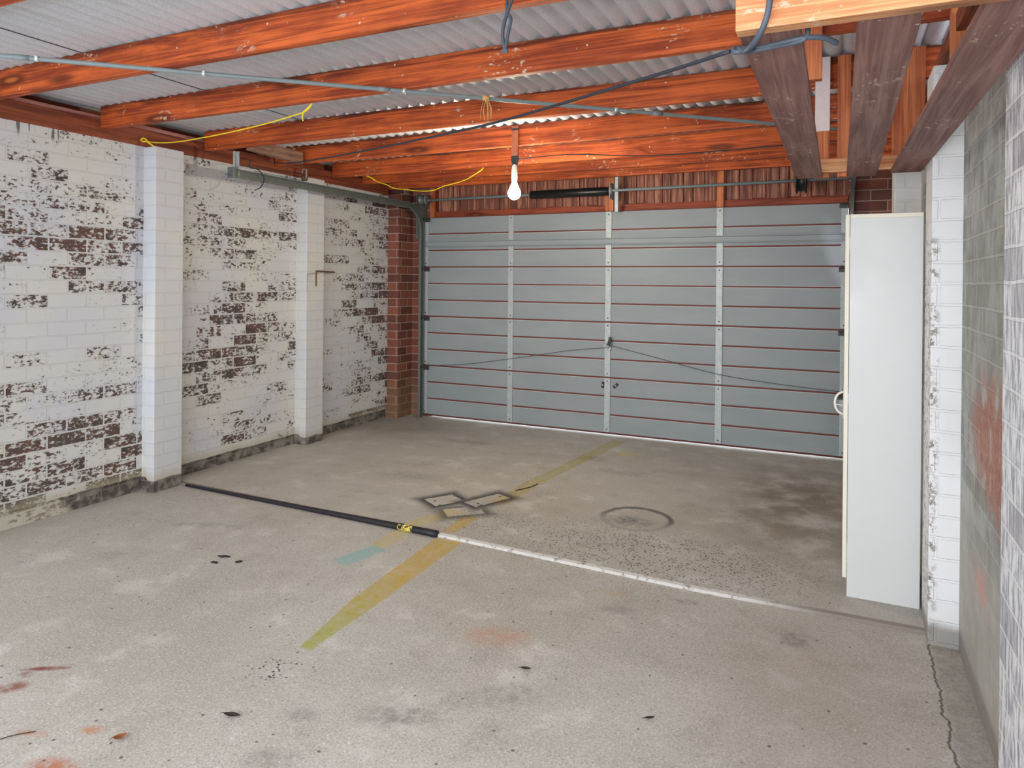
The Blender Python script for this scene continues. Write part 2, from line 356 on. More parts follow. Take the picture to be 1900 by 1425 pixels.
def mat_floor():
    n = NT('stained_concrete')
    wx = n.mul(n.sub(n.noise(n.pos, 6, 3, 0.6), 0.5), 0.05); wy = n.mul(n.sub(n.noise(n.vadd(n.pos, (5.3, 2.1, 0)), 6, 3, 0.6), 0.5), 0.05)
    X, Y = n.add(n.X, wx), n.add(n.Y, wy)
    wx2 = n.mul(n.sub(n.noise(n.pos, 45, 3, 0.7), 0.5), 0.022); X2, Y2 = n.add(n.X, wx2), n.add(n.Y, n.mul(wx2, -0.8))
    low = n.noise(n.pos, 0.9, 3, 0.5); mid = n.noise(n.pos, 4.2, 4, 0.6); hi = n.noise(n.pos, 26, 5, 0.7); gr = n.noise(n.pos, 120, 4, 0.75)
    col = n.mix(n.ramp(low, 0.35, 0.65), lin((186, 180, 172)), lin((174, 167, 157)))
    col = n.mix(n.mul(n.ramp(mid, 0.52, 0.74), 0.55), col, lin((158, 150, 140)))
    col = n.mix(n.mul(n.ramp(mid, 0.46, 0.30), 0.45), col, lin((216, 211, 204)))
    col = n.mix(n.mul(n.ramp(hi, 0.55, 0.75), 0.35), col, lin((150, 143, 136)))
    col = n.mix(n.mul(n.ramp(gr, 0.52, 0.66), 0.55), col, lin((118, 112, 106)))
    col = n.mix(n.mul(n.ramp(gr, 0.47, 0.34), 0.50), col, lin((230, 226, 220)))
    # brownish film on the right of the near slab and in front of the cabinet
    col = n.mix(n.mul(n.ell(X, Y, -0.05, 2.75, 0.45, 0.75, 0, 0.8), 0.35), col, lin((158, 136, 120)))
    col = n.mix(n.mul(n.ell(X, Y, -0.25, 5.0, 0.45, 1.1, 0, 0.8), n.mul(n.ramp(mid, 0.35, 0.6), 0.6)), col, lin((118, 98, 80)))
    col = n.mix(n.mul(n.ell(X, Y, -4.1, 5.9, 0.9, 0.5, 0, 0.8), 0.45), col, lin((120, 112, 100)))
    # pitted patch beyond the joint, and scattered black pits
    v1 = n.voro(n.scale(n.vadd(n.pos, n.scale(n.noise(n.pos, 20, 2, color=True), (0.03, 0.03, 0))), (1, 0.8, 1)), 62)
    pit = n.mul(n.ramp(v1.outputs['Distance'], 0.28, 0.38, 1.0, 0.0), n.ramp(n.noise(n.pos, 14, 2), 0.36, 0.50))
    zone = n.mx(n.ell(X, Y, -0.95, 3.70, 1.0, 0.42, 0.0, 0.6), n.mul(n.ell(X, Y, -1.9, 3.75, 0.35, 0.35, 0, 0.6), 0.8))
    col = n.mix(n.mul(n.mul(pit, zone), 0.85), col, lin((84, 78, 72)))
    v2 = n.voro(n.pos, 17); pit2 = n.mul(n.ramp(v2.outputs['Distance'], 0.07, 0.12, 1.0, 0.0), n.ramp(n.noise(n.pos, 3.0, 2), 0.47, 0.55))
    col = n.mix(n.mul(pit2, 0.8), col, lin((64, 60, 58)))
    v3 = n.voro(n.vadd(n.pos, (3, 7, 0)), 60); crumbs = n.mul(n.ramp(v3.outputs['Distance'], 0.30, 0.38, 1.0, 0.0), n.ell(X, Y, -1.88, 2.0, 0.17, 0.11, 0.5, 0.7))
    col = n.mix(n.mul(n.mul(crumbs, n.ramp(n.noise(n.pos, 30, 1), 0.48, 0.54)), 0.95), col, lin((44, 42, 44)))
    v4 = n.voro(n.vadd(n.pos, (11, 3, 0)), 21); white = n.mul(n.ramp(v4.outputs['Distance'], 0.05, 0.09, 1.0, 0.0), n.ramp(n.noise(n.pos, 3.7, 2), 0.55, 0.6))
    col = n.mix(n.mul(white, 0.8), col, lin((232, 230, 226)))
    # soft dark stains
    for (cx, cy, a, b, ang, k) in ((-1.32, 1.97, 0.16, 0.07, 0.4, 0.55), (-0.147, 3.12, 0.07, 0.09, 0, 0.45), (-3.39, 3.01, 0.10, 0.05, 0.4, 0.35), (-3.22, 3.05, 0.08, 0.05, 0.4, 0.3),
                                   (-3.53, 2.94, 0.09, 0.045, 0.5, 0.3), (-1.63, 1.83, 0.07, 0.04, 0.3, 0.4), (-1.55, 1.62, 0.10, 0.05, 0.3, 0.3), (-1.1, 2.2, 0.22, 0.08, 0.6, 0.35), (-0.62, 3.26, 0.08, 0.03, 0, 0.45),
                                   (-1.45, 5.2, 0.3, 0.1, 0, 0.3), (-2.9, 4.4, 0.35, 0.12, 0.2, 0.25), (-0.45, 1.9, 0.25, 0.12, 0.9, 0.3), (-1.85, 5.5, 0.16, 0.10, 0, 0.45), (-3.05, 5.55, 0.3, 0.08, 0.1, 0.35),
                                   (-0.9, 3.05, 0.10, 0.05, 0.2, 0.3)):
        col = n.mix(n.mul(n.mul(n.ell(X, Y, cx, cy, a, b, ang, 0.7), n.ramp(hi, 0.30, 0.62)), k), col, lin((92, 88, 86)))
    # rust
    for (cx, cy, a, b, ang, k, c) in ((-2.68, 1.625, 0.10, 0.016, 0.55, 0.9, (116, 46, 28)), (-2.655, 1.50, 0.055, 0.035, 0.9, 0.8, (128, 58, 30)), (-2.70, 1.57, 0.03, 0.02, 0, 0.7, (120, 66, 44)), (-2.33, 1.375, 0.06, 0.018, 0.3, 0.55, (186, 112, 66)),
                                      (-2.17, 1.48, 0.045, 0.022, 0.4, 0.65, (190, 112, 62)), (-2.10, 1.30, 0.10, 0.05, 0.2, 0.75, (172, 88, 44)), (-1.27, 2.59, 0.15, 0.09, 0.3, 0.42, (190, 124, 84)), (-0.95, 3.20, 0.1, 0.03, 0, 0.3, (190, 150, 90))):
        col = n.mix(n.mul(n.mul(n.ell(X, Y, cx, cy, a, b, ang, 0.7), n.ramp(hi, 0.28, 0.55)), k), col, lin(c))
    # painted marks
    wear = n.ramp(n.add(n.mul(hi, 0.6), n.mul(gr, 0.4)), 0.36, 0.56, 1.0, 0.55)
    yel = None
    for a in (((-1.905, 2.165), (-1.945, 2.62), 0.055, 0.135), ((-1.945, 2.60), (-1.985, 3.44), 0.135, 0.165), ((-2.03, 3.50), (-2.035, 3.80), 0.08, 0.09), ((-2.01, 4.10), (-1.975, 4.75), 0.12, 0.12), ((-1.975, 4.73), (-1.815, 6.22), 0.115, 0.13)):
        m = n.seg(X2, Y2, *a); yel = m if yel is None else n.mx(yel, m)
    ycol = n.mix(n.ramp(n.Y, 2.1, 3.0), lin((156, 158, 34)), lin((190, 156, 48))); ycol = n.mix(n.ramp(n.Y, 3.6, 4.9), ycol, lin((168, 154, 72)))
    yfade = n.ramp(n.Y, 3.3, 4.0, 0.97, 0.76)
    col = n.mix(n.mul(n.mul(yel, wear), yfade), col, ycol)
    y2 = n.mx(n.seg(X2, Y2, (-2.29, 3.16), (-2.305, 3.46), 0.11, 0.11), n.seg(X2, Y2, (-2.30, 3.48), (-2.17, 3.86), 0.11, 0.12))
    y2 = n.mx(y2, n.ell(X2, Y2, -1.62, 5.77, 0.10, 0.09, 0, 0.15))
    col = n.mix(n.mul(n.mul(y2, wear), 0.62), col, lin((196, 176, 88)))
    cy = n.seg(X2, Y2, (-2.33, 2.90), (-2.27, 3.17), 0.12, 0.11)
    col = n.mix(n.mul(n.mul(cy, wear), 0.85), col, lin((122, 178, 176)))
    # black overspray round plates that once lay here
    spray = None
    for (cx, cy_, hw, hh, ang, k) in ((-2.13, 3.86, 0.12, 0.075, 0.75, 0.75), (-2.355, 4.0, 0.106, 0.085, 1.01, 0.95), (-2.10, 4.13, 0.15, 0.065, 1.15, 0.95)):
        u, v = n.local(X2, Y2, cx, cy_, ang)
        d = n.mx(n.sub(n.M('ABSOLUTE', u), hw), n.sub(n.M('ABSOLUTE', v), hh))
        ins = n.ramp(d, -0.008, 0.004)
        m = n.mul(n.mul(ins, n.ramp(d, -0.01, 0.105, 1.0, 0.0)), k)
        spray = m if spray is None else n.mx(n.mul(spray, n.add(0.25, n.mul(ins, 0.75))), m)
    col = n.mix(spray, col, lin((34, 33, 36)))
    for (cx, cy_) in ((-2.33, 3.90), (-2.40, 3.96), (-2.27, 4.09), (-2.12, 4.04), (-2.06, 4.24), (-2.12, 4.25), (-2.09, 4.02)):
        col = n.mix(n.mul(n.ell(X2, Y2, cx, cy_, 0.012, 0.012, 0, 0.3), 0.85), col, lin((40, 38, 38)))
    u, v = n.local(X, Y, -1.12, 4.22, 0.0); rr = n.M('SQRT', n.add(n.mul(u, u), n.mul(v, v)))
    ring = n.mul(n.ramp(n.M('ABSOLUTE', n.sub(rr, 0.205)), 0.008, 0.030, 1.0, 0.0), n.ramp(v, -0.10, 0.06, 0.25, 0.9))
    blot = n.mul(n.ell(X, Y, -1.15, 4.16, 0.15, 0.10, 0, 0.8), n.ramp(hi, 0.35, 0.6))
    col = n.mix(n.mx(n.mul(ring, 0.85), n.mul(blot, 0.6)), col, lin((66, 64, 66)))
    # crack along the right wall with the dirtier strip beside it
    cw = n.mul(n.sub(n.noise(n.scale(n.pos, (0, 1, 0)), 9, 4, 0.65), 0.5), 0.075)
    cx = n.sub(n.sub(n.X, 0.335), cw)
    inr = n.mul(n.ramp(n.Y, 3.36, 3.30), n.ramp(cx, 0.0, 0.02))
    col = n.mix(n.mul(inr, 0.45), col, n.mix(n.ramp(hi, 0.35, 0.65), lin((150, 142, 134)), lin((104, 98, 94))))
    crack = n.mul(n.ramp(n.M('ABSOLUTE', cx), 0.0015, 0.006, 1.0, 0.0), n.ramp(n.Y, 3.36, 3.30))
    col = n.mix(n.mul(crack, 0.8), col, lin((72, 66, 62)))
    hair = n.mul(n.ramp(n.M('ABSOLUTE', n.sub(n.sub(n.X, -2.03), n.mul(n.sub(n.noise(n.pos, 8, 3), 0.5), 0.2))), 0.001, 0.004, 1.0, 0.0), n.mul(n.ramp(n.Y, 4.2, 4.3), n.ramp(n.Y, 4.85, 4.75)))
    col = n.mix(n.mul(hair, 0.6), col, lin((96, 90, 86)))
    n.bump(n.add(n.add(n.mul(hi, 0.6), n.mul(gr, 0.35)), n.mul(crack, -1.5)), 0.0035, 0.55)
    return n.out(col, n.ramp(mid, 0.3, 0.7, 0.50, 0.68), 0.0, 0.35)

def mat_joint():
    n = NT('painted_slab_edge'); f = n.noise(n.scale(n.pos, (1, 1, 1)), 22, 5, 0.7); g = n.noise(n.pos, 3, 2)
    col = n.mix(n.ramp(f, 0.52, 0.66), lin((200, 196, 190)), lin((142, 134, 126)))
    worn = n.ramp(n.X, -0.5, 0.0); col = n.mix(worn, col, lin((136, 126, 116)))
    col = n.mix(n.ramp(n.X, -2.06, -2.10), col, lin((120, 112, 104)))
    n.bump(f, 0.003); return n.out(col, 0.7, 0.0, 0.3)

def mat_roof():
    n = NT('galvanised_roof_sheet'); v = n.voro(n.pos, 120); f = n.noise(n.scale(n.pos, (8, 0.8, 1)), 3, 4, 0.6)
    col = n.mix(n.ramp(v.outputs['Distance'], 0.1, 0.6), lin((218, 220, 226)), lin((204, 206, 212)))
    col = n.mix(n.mul(n.ramp(f, 0.5, 0.75), 0.3), col, lin((162, 164, 160)))
    return n.out(col, 0.6, 0.12, 0.35)

def mat_galv(name, rgb, rough=0.42, metal=0.7):
    n = NT(name); v = n.voro(n.pos, 70); f = n.noise(n.pos, 24, 4, 0.65)
    c = lin(rgb); col = n.mix(n.ramp(v.outputs['Distance'], 0.1, 0.7), tuple(min(1, x * 1.08) for x in c), tuple(x * 0.9 for x in c))
    col = n.mix(n.mul(n.ramp(f, 0.55, 0.72), 0.35), col, tuple(x * 0.6 for x in c))
    return n.out(col, n.ramp(f, 0.3, 0.7, rough - 0.1, rough + 0.12), metal, 0.5)

def mat_door():
    n = NT('grey_steel_door_skin'); f = n.noise(n.scale(n.pos, (1, 1, 3)), 2.0, 3); g = n.noise(n.pos, 60, 3)
    col = n.mix(n.ramp(f, 0.35, 0.65), lin((144, 151, 154)), lin((138, 146, 150)))
    col = n.mix(n.mul(n.ramp(g, 0.66, 0.75), 0.25), col, lin((120, 124, 126)))
    pale_patch = n.mul(n.ell(n.X, n.Z, -0.02, 1.70, 0.10, 0.30, 0.3, 0.8), 0.6)  # paler bluish patch near the right end of the door
    col = n.mix(pale_patch, col, lin((196, 206, 222)))
    return n.out(col, 0.50, 0.0, 0.4)

WALL_L, WALL_R = mat_wall_left(), mat_wall_right()
BRICK = mat_red_brick(); FLOOR = mat_floor(); JOINT = mat_joint(); ROOF = mat_roof()
RAFTER = wood('red_stained_rafter_timber', (208, 100, 46), (140, 58, 30), 'X', splat=0.8, topdark=2.545)
PLATE = wood('red_stained_plate_timber', (150, 80, 54), (112, 56, 40), 'Y')
POST = wood('orange_post_timber', (206, 124, 78), (166, 88, 54), 'Z', knots=False)
PALING = wood('weathered_red_paling', (176, 116, 94), (112, 66, 54), 'Z', knots=False, streak=0.6, pale=(190, 136, 112))
HEADER = wood('red_stained_header_timber', (160, 76, 48), (120, 54, 36), 'X')
LEDGER = wood('pale_pine_ledger', (214, 158, 112), (180, 112, 72), 'X', splat=0.5)
PLANK = wood('brown_stained_plank', (150, 112, 104), (122, 86, 80), 'Y', splat=0.55, knots=False, streak=0.22)
SCRAP = wood('grey_weathered_timber', (158, 122, 104), (116, 86, 74), 'Y', knots=False)
PINK = wood('pink_timber', (196, 140, 134), (166, 108, 100), 'Y', knots=False)  # pale pinkish board colour
WHITEPOST = flat('white_chalky_paint', (222, 206, 202), 0.7)
DOOR = mat_door(); RIB = flat('dark_red_groove_paint', (104, 44, 40), 0.6, 0, 0.2)
LIP = flat('grey_rolled_lip', (188, 192, 190), 0.4)
GALV = mat_galv('galvanised_steel', (176, 182, 184), 0.5, 0.25); GALV_D = mat_galv('dull_green_grey_steel', (112, 120, 118), 0.5, 0.4)
CONDUIT = flat('grey_conduit_pipe', (128, 140, 142), 0.45, 0, 0.12, 20); BRIGHT = mat_galv('bright_clip', (226, 230, 230), 0.3, 0.6)
BLACK = flat('black_rubber', (34, 32, 36), 0.5); BLACKP = flat('black_paint', (24, 25, 26), 0.35); BOLT = flat('dark_bolt', (70, 70, 70), 0.5, 0.5)
CABLE = flat('dark_grey_cable', (38, 42, 50), 0.6); CABLE2 = flat('grey_blue_cable', (72, 80, 92), 0.5)
YSTR = flat('yellow_string', (246, 214, 44), 0.6, 0, 0.15, 200); CREAM = flat('cream_edge_strip', (226, 221, 204), 0.45, 0, 0.03)
CABW = flat('white_melamine', (206, 206, 205), 0.38, 0, 0.025, 6); HANDLE = flat('white_plastic_handle', (226, 224, 216), 0.4)
WIRE = flat('thin_dark_wire', (70, 70, 72), 0.5); TAPE = flat('black_tape', (42, 50, 54), 0.4); STRAP = wood('brown_strap_timber', (190, 112, 82), (160, 86, 62), 'Z', knots=False)
HOLDER = flat('white_lampholder', (238, 236, 226), 0.35, 0, 0.03); RUST = flat('rusty_iron', (120, 84, 56), 0.75, 0.3, 0.35, 60)
LEAFD = flat('dark_dry_leaf', (52, 44, 40), 0.8); LEAFB = flat('brown_dry_leaf', (128, 72, 36), 0.7); FLAKE = flat('black_flake', (28, 27, 28), 0.7)
TWINE = flat('straw_twine', (206, 168, 108), 0.8); DRIVE = flat('sunlit_concrete', (226, 224, 218), 0.8)
_n = NT('chipped_yellow_paint'); CHIP = _n.out(_n.mix(_n.ramp(_n.noise(_n.pos, 34, 4, 0.65), 0.47, 0.52), lin((206, 188, 96)), lin((36, 34, 38))), 0.65, 0.0, 0.3)
mb_ = bpy.data.materials.new('glowing_bulb_glass'); mb_.use_nodes = True
_b = mb_.node_tree.nodes['Principled BSDF']; _b.inputs['Base Color'].default_value = (1, 0.95, 0.8, 1)
_b.inputs['Emission Color'].default_value = (1.0, 0.90, 0.68, 1); _b.inputs['Emission Strength'].default_value = 560.0

# ------------------------------------------------------------------ the setting
XL, ZT, DY = -4.3414, 2.362, 6.3878
# floor: near slab, higher far slab, painted edge between
STEP = [(-4.6, 3.505), (-4.2, 3.501), (-2.07, 3.45), (-0.634, 3.385), (0.318, 3.40), (0.60, 3.40)]
def step_y(x):
    for (a, ya), (b, yb) in zip(STEP, STEP[1:]):
        if a <= x <= b: return ya + (yb - ya) * (x - a) / (b - a)
    return 3.45
m = MB(); ZN, ZF = -0.010, 0.008
xs = [-4.6 + 5.2 * i / 60 for i in range(61)]
for a, b in zip(xs, xs[1:]):
    ya, yb = step_y(a), step_y(b); m.mi = 0
    m.quad((a, -1.4, ZN), (b, -1.4, ZN), (b, yb, ZN), (a, ya, ZN))
    m.quad((a, ya + 0.026, ZF), (b, yb + 0.026, ZF), (b, 6.44, ZF), (a, 6.44, ZF))
    m.mi = 1
    m.quad((a, ya, ZN), (b, yb, ZN), (b, yb + 0.003, ZF - 0.004), (a, ya + 0.003, ZF - 0.004))
    m.quad((a, ya + 0.003, ZF - 0.004), (b, yb + 0.003, ZF - 0.004), (b, yb + 0.026, ZF), (a, ya + 0.026, ZF))
m.mi = 0
m.quad((-4.6, -1.4, -0.12), (0.6, -1.4, -0.12), (0.6, 6.44, -0.12), (-4.6, 6.44, -0.12))
bmesh.ops.remove_doubles(m.bm, verts=m.bm.verts[:], dist=1e-5)
fl = struct(m.build('floor', [FLOOR, JOINT], origin=False))
m = MB(); m.box(-7, 3, 6.445, 12, -0.1, 0.006); struct(m.build('floor_outside', DRIVE))

# left wall with its piers; a shallow recess at the foot
m = MB(); m.box(-4.56, XL, -0.7, 6.165, 0.095, ZT); m.box(-4.56, XL - 0.018, -0.7, 6.165, -0.1, 0.095)
for y in (1.78, 3.279, 4.78): m.box(XL - 0.01, -4.2233, y, y + 0.228, -0.1, ZT - 0.004, 0.006)
struct(m.build('wall_left', WALL_L, origin=False))
# right wall with its piers
m = MB(); m.box(0.4421, 0.66, -0.7, 6.30, -0.1, 2.35)
m.box(0.37, 0.46, 1.78, 2.128, -0.1, 2.35, 0.006); m.box(0.3335, 0.46, 3.3197, 3.548, -0.1, 2.35, 0.006); m.box(0.297, 0.46, 4.98, 5.208, -0.1, 2.35, 0.006)
struct(m.build('wall_right', WALL_R, origin=False))
# door wall: brick returns either side, timber infill above the door
m = MB(); m.box(-4.56, -4.205, 6.165, 6.70, -0.1, 2.37); m.box(-4.206, -3.965, 6.43, 6.70, -0.1, 2.56); m.box(-4.56, -4.206, 6.30, 6.70, 2.37, 2.56)
m.box(0.055, 0.66, 6.305, 6.70, -0.1, 2.56)
wf = struct(m.build('wall_front', BRICK, origin=False))
m = MB(); m.box(-3.965, 0.055, 6.52, 6.56, 2.10, 2.58); m.build('infill_leak_board', HEADER, wf)  # added board behind the palings, blocks light through their gaps
m = MB(); x = -3.92
while x < 0.05:
    w = rnd.uniform(0.075, 0.12); z0 = 2.185 + rnd.uniform(0, 0.03)
    m.obox((x + w / 2, 6.50 + rnd.uniform(-0.006, 0.006), (z0 + 2.56) / 2), (w - rnd.uniform(0.004, 0.012), 0.014, 2.56 - z0), Matrix.Rotation(rnd.uniform(-0.02, 0.02), 4, 'Y'))
    x += w
m.build('palings', PALING, wf)
m = MB(); m.box(-3.915, 0.05, 6.43, 6.48, 2.10, 2.196, 0.003); m.build('header_beam', HEADER, wf)
for x, w in ((-3.945, 0.05), (-1.985, 0.08), (-0.97, 0.062)):
    m = MB(); m.box(x - w / 2, x + w / 2, 6.40, 6.43, 2.135, 2.53, 0.003); m.build('stud', POST, wf)

# roof sheets
m = MB(); PIT, AMP = 0.0838, 0.0125
def roof_z(x): return 2.5685 + 2 * AMP * (1 - abs(math.sin(math.pi * x / PIT))) ** 1.15
for (xa, xb, dz) in ((-4.75, -3.40, -0.006), (-3.47, 0.75, 0.0)):
    nn = int((xb - xa) / PIT * 20); cols = []
    for i in range(nn + 1):
        x = xa + (xb - xa) * i / nn; z = roof_z(x) + dz
        cols.append([m.bm.verts.new((x, y, z)) for y in (-0.5, 1.2, 2.9, 4.6, 6.75)])
    for a, b in zip(cols, cols[1:]):
        for k in range(4):
            m.bm.faces.new((a[k], a[k + 1], b[k + 1], b[k]))
roof = struct(m.build('ceiling', ROOF, origin=False))
sm = roof.modifiers.new('thickness', 'SOLIDIFY'); sm.thickness = 0.0012; sm.offset = 1.0
# wall plates and boards along the wall tops
m = MB(); m.box(-4.46, XL, -0.7, 6.16, ZT, 2.482, 0.003); struct(m.build('trim_1', PLATE, origin=False))
m = MB(); m.box(-4.455, -4.352, 2.32, 3.9, 2.482, 2.508); struct(m.build('trim_2', PINK, origin=False))
m = MB(); m.box(-4.56, -4.47, -0.7, 6.7, ZT, 2.56); struct(m.build('trim_3', PLATE, origin=False))
m = MB(); m.box(0.36, 0.47, -0.7, 6.30, 2.352, 2.418, 0.003); struct(m.build('trim_4', PLATE, origin=False))

# ------------------------------------------------------------------ rafters
RAF = [(1.49, 'red stained roof rafter nearest the camera, only its underside corner showing at top left'),
       (2.266, 'big red rafter nearest the left foreground with the grey conduit crossing under its left end'),
       (3.003, 'red rafter with white paint smears, the one behind the hanging grey cable loop'),
       (3.822, 'red stained rafter with the frayed twine tuft and conduit in front of it'),
       (4.55, 'orange rafter that carries the strap of the glowing bulb'),
       (5.29, 'orange rafter just beyond the bulb with the thin wire running along it'),
       (5.75, 'second rafter before the door wall, just above the yellow string with the sagging middle'),
       (6.19, 'last orange rafter before the timber palings over the garage door')]
for y, lab in RAF:
    m = MB(); m.box(XL + 0.006, 0.52, y - 0.045, y, 2.4215, 2.5675, 0.004)
    tag(m.build('roof_rafter', RAFTER), lab, 'rafter', 'roof rafters')

# ------------------------------------------------------------------ garage door
door = bpy.data.objects.new('door_1', None); COL.objects.link(door); door.location = (-1.986, DY, 0.02); door['kind'] = 'structure'
DX0, DX1, DZ0, DZ1 = -4.012, 0.045, 0.038, 2.135
SEC = (DZ1 - DZ0) / 4; STR = SEC / 3
STILES = (-4.0, -3.0, -1.983, -0.966, 0.025)
for s in range(4):
    z0 = DZ0 + s * SEC; m = MB()
    for k in range(3):
        a, b = z0 + k * STR, z0 + (k + 1) * STR
        m.mi = 0; m.box(DX0, DX1, DY, DY + 0.03, a + 0.004, b - 0.009)            # flat band
        m.mi = 2; m.box(DX0 + 0.01, DX1 - 0.01, DY - 0.006, DY + 0.01, b - 0.016, b - 0.011, 0.0015) if not (k == 2 and s == 3) else None
        m.mi = 1; m.box(DX0, DX1, DY - 0.0025, DY + 0.028, b - 0.010, b + 0.0035) if not (k == 2 and s == 3) else m.box(DX0, DX1, DY + 0.004, DY + 0.028, b - 0.01, b)
    p = m.build('door_panel', [DOOR, RIB, LIP], door)
    for i, x in enumerate(STILES):
        w = 0.056 if 0 < i < 4 else 0.05
        q = MB(); q.mi = 0; q.box(x - w / 2, x + w / 2, DY - 0.012, DY - 0.0, z0 + 0.008, z0 + SEC - 0.008, 0.002)
        q.mi = 1
        for zz in (z0 + 0.035, z0 + SEC - 0.035):
            q.lathe([(0.0065, 0), (0.0065, -0.004), (0.003, -0.006)], (x, DY - 0.012, zz), 8, 'Y')
        q.build('stile', [GALV, BOLT], p)
    for x, sx in ((DX0, -1), (DX1, 1)):                                           # roller hinges at the section ends
        q = MB(); zz = z0 + SEC - 0.02
        q.box(min(x, x - sx * 0.06), max(x, x - sx * 0.06), DY - 0.022, DY - 0.012, zz - 0.03, zz + 0.015, 0.002)
        q.tube([(x - sx * 0.05, DY - 0.040, zz), (x + sx * 0.012, DY - 0.048, zz)], 0.006, 8)
        q.lathe([(0.018, -0.006), (0.020, 0.0), (0.018, 0.006)], (x + sx * 0.012, DY - 0.048, zz), 12, 'X')
        q.build('roller_hinge', BOLT, p)
m = MB(); m.extrude_x([(DY - 0.006, 1.815), (DY - 0.036, 1.815), (DY - 0.036, 1.822), (DY - 0.016, 1.826), (DY - 0.016, 1.868), (DY - 0.036, 1.872), (DY - 0.036, 1.879), (DY - 0.006, 1.879)], DX0 - 0.01, DX1)
m.build('stiffening_strut', DOOR, door)
m = MB(); m.extrude_x([(DY + 0.003, DZ0 + 0.004), (DY - 0.004, DZ0 - 0.004), (DY + 0.004, DZ0 - 0.012), (DY + 0.026, DZ0 - 0.012), (DY + 0.030, DZ0 + 0.004)], DX0, DX1)
m.build('bottom_seal', RIB, door)
m = MB(); m.lathe([(0.030, 0), (0.030, -0.012), (0.018, -0.016), (0.018, -0.030), (0.006, -0.032)], (-1.975, DY - 0.012, 0.86), 16, 'Y')
m.obox((-1.982, DY - 0.020, 0.85), (0.075, 0.012, 0.03), Matrix.Rotation(0.6, 4, 'Y'), 0.002)
m.obox((-1.975, DY - 0.020, 0.842), (0.07, 0.010, 0.02), Matrix.Rotation(-0.7, 4, 'Y'), 0.002)
lk = m.build('lock', GALV, door)
m = MB(); m.obox((-1.955, DY - 0.045, 0.905), (0.026, 0.012, 0.085), Matrix.Rotation(0.25, 4, 'Y'), 0.003); m.build('lock_handle', BLACKP, lk)
for pts in ([(-2.0, DY - 0.022, 0.842), (-2.35, DY - 0.018, 0.80), (-2.9, DY - 0.018, 0.70), (-3.5, DY - 0.018, 0.60), (-3.98, DY - 0.02, 0.555)], [(-1.95, DY - 0.022, 0.865), (-1.5, DY - 0.018, 0.77), (-0.95, DY - 0.022, 0.655), (-0.4, DY - 0.018, 0.60), (0.02, DY - 0.02, 0.575)]):
    m = MB(); m.tube(curve_pts(pts), 0.0028, 6); m.build('lock_cable', WIRE, door)
for x, z, a in ((-2.026, 0.488, 0.15), (-1.902, 0.488, 0.85)):
    m = MB(); m.obox((x, DY - 0.006, z), (0.026, 0.010, 0.058), Matrix.Rotation(a, 4, 'Y'), 0.002); m.mi = 1
    m.obox((x, DY - 0.012, z), (0.010, 0.004, 0.014), Matrix.Rotation(a, 4, 'Y')); m.build('rubber_stop', [BLACKP, GALV], door)

# tracks
def track(xw, sgn, label):
    # C channel: web towards the wall, lips towards the door
    path = [(xw, 6.312, 0.012), (xw, 6.312, 1.975)]; fr = [(Vector((0, -1, 0)), Vector((-sgn, 0, 0)))] * 2
    for k in range(1, 12):
        a = math.pi / 2 * k / 12; path.append((xw, 6.052 + 0.26 * math.cos(a), 1.975 + 0.26 * math.sin(a)))
        fr.append((Vector((0, -math.cos(a), -math.sin(a))), Vector((-sgn, 0, 0))))
    path += [(xw, 6.052, 2.235), (xw, 3.765, 2.235)]; fr += [(Vector((0, 0, -1)), Vector((-sgn, 0, 0)))] * 2
    t = 0.0025; h = 0.031
    prof = [(-h, 0), (h, 0), (h, 0.028), (h - 0.010, 0.028), (h - 0.010, 0.028 - t), (h - t, 0.028 - t), (h - t, t), (-h + t, t), (-h + t, 0.028 - t), (-h + 0.010, 0.028 - t), (-h + 0.010, 0.028), (-h, 0.028)]
    g = thing('garage_door_track', (xw, 6.31, 0.012), label, 'track')
    m = MB(); m.sweep(prof, path, fr); m.build('rail', GALV_D, g)
    m = MB(); m.box(xw - 0.022, xw + 0.008, 3.815, 3.822, 2.20, 2.40); m.box(xw - 0.022, xw - 0.018, 3.79, 3.822, 2.20, 2.40); m.build('hanger_strap', GALV, g)
    m = MB(); m.box(xw - 0.03, xw + 0.03, 3.745, 3.765, 2.198, 2.275, 0.003); m.tube([(xw, 3.76, 2.215), (xw, 3.70, 2.215)], 0.006, 8); m.build('end_plate', GALV_D, g)
    m = MB()                                               # flag bracket that ties the rail to the brick and carries the shaft
    s0, s1 = (xw - 0.003, xw + 0.003)
    m.box(s0 - sgn * 0.006, s1 - sgn * 0.006, 6.22, 6.425, 1.90, 2.37, 0.002)
    m.build('flag_bracket', GALV_D, g)
    m = MB()
    m.box(xw - 0.018 + sgn * 0.002, xw + 0.018 + sgn * 0.002, 6.345, 6.352, 0.02, 1.95, 0.001); m.build('wall_angle', GALV, g)
    return g
gl = track(-4.030, -1, 'grey-green steel door track on the left, running back below the rafters')
gr = track(0.092, 1, 'dark steel door track on the right, behind the white cabinet and the planks')
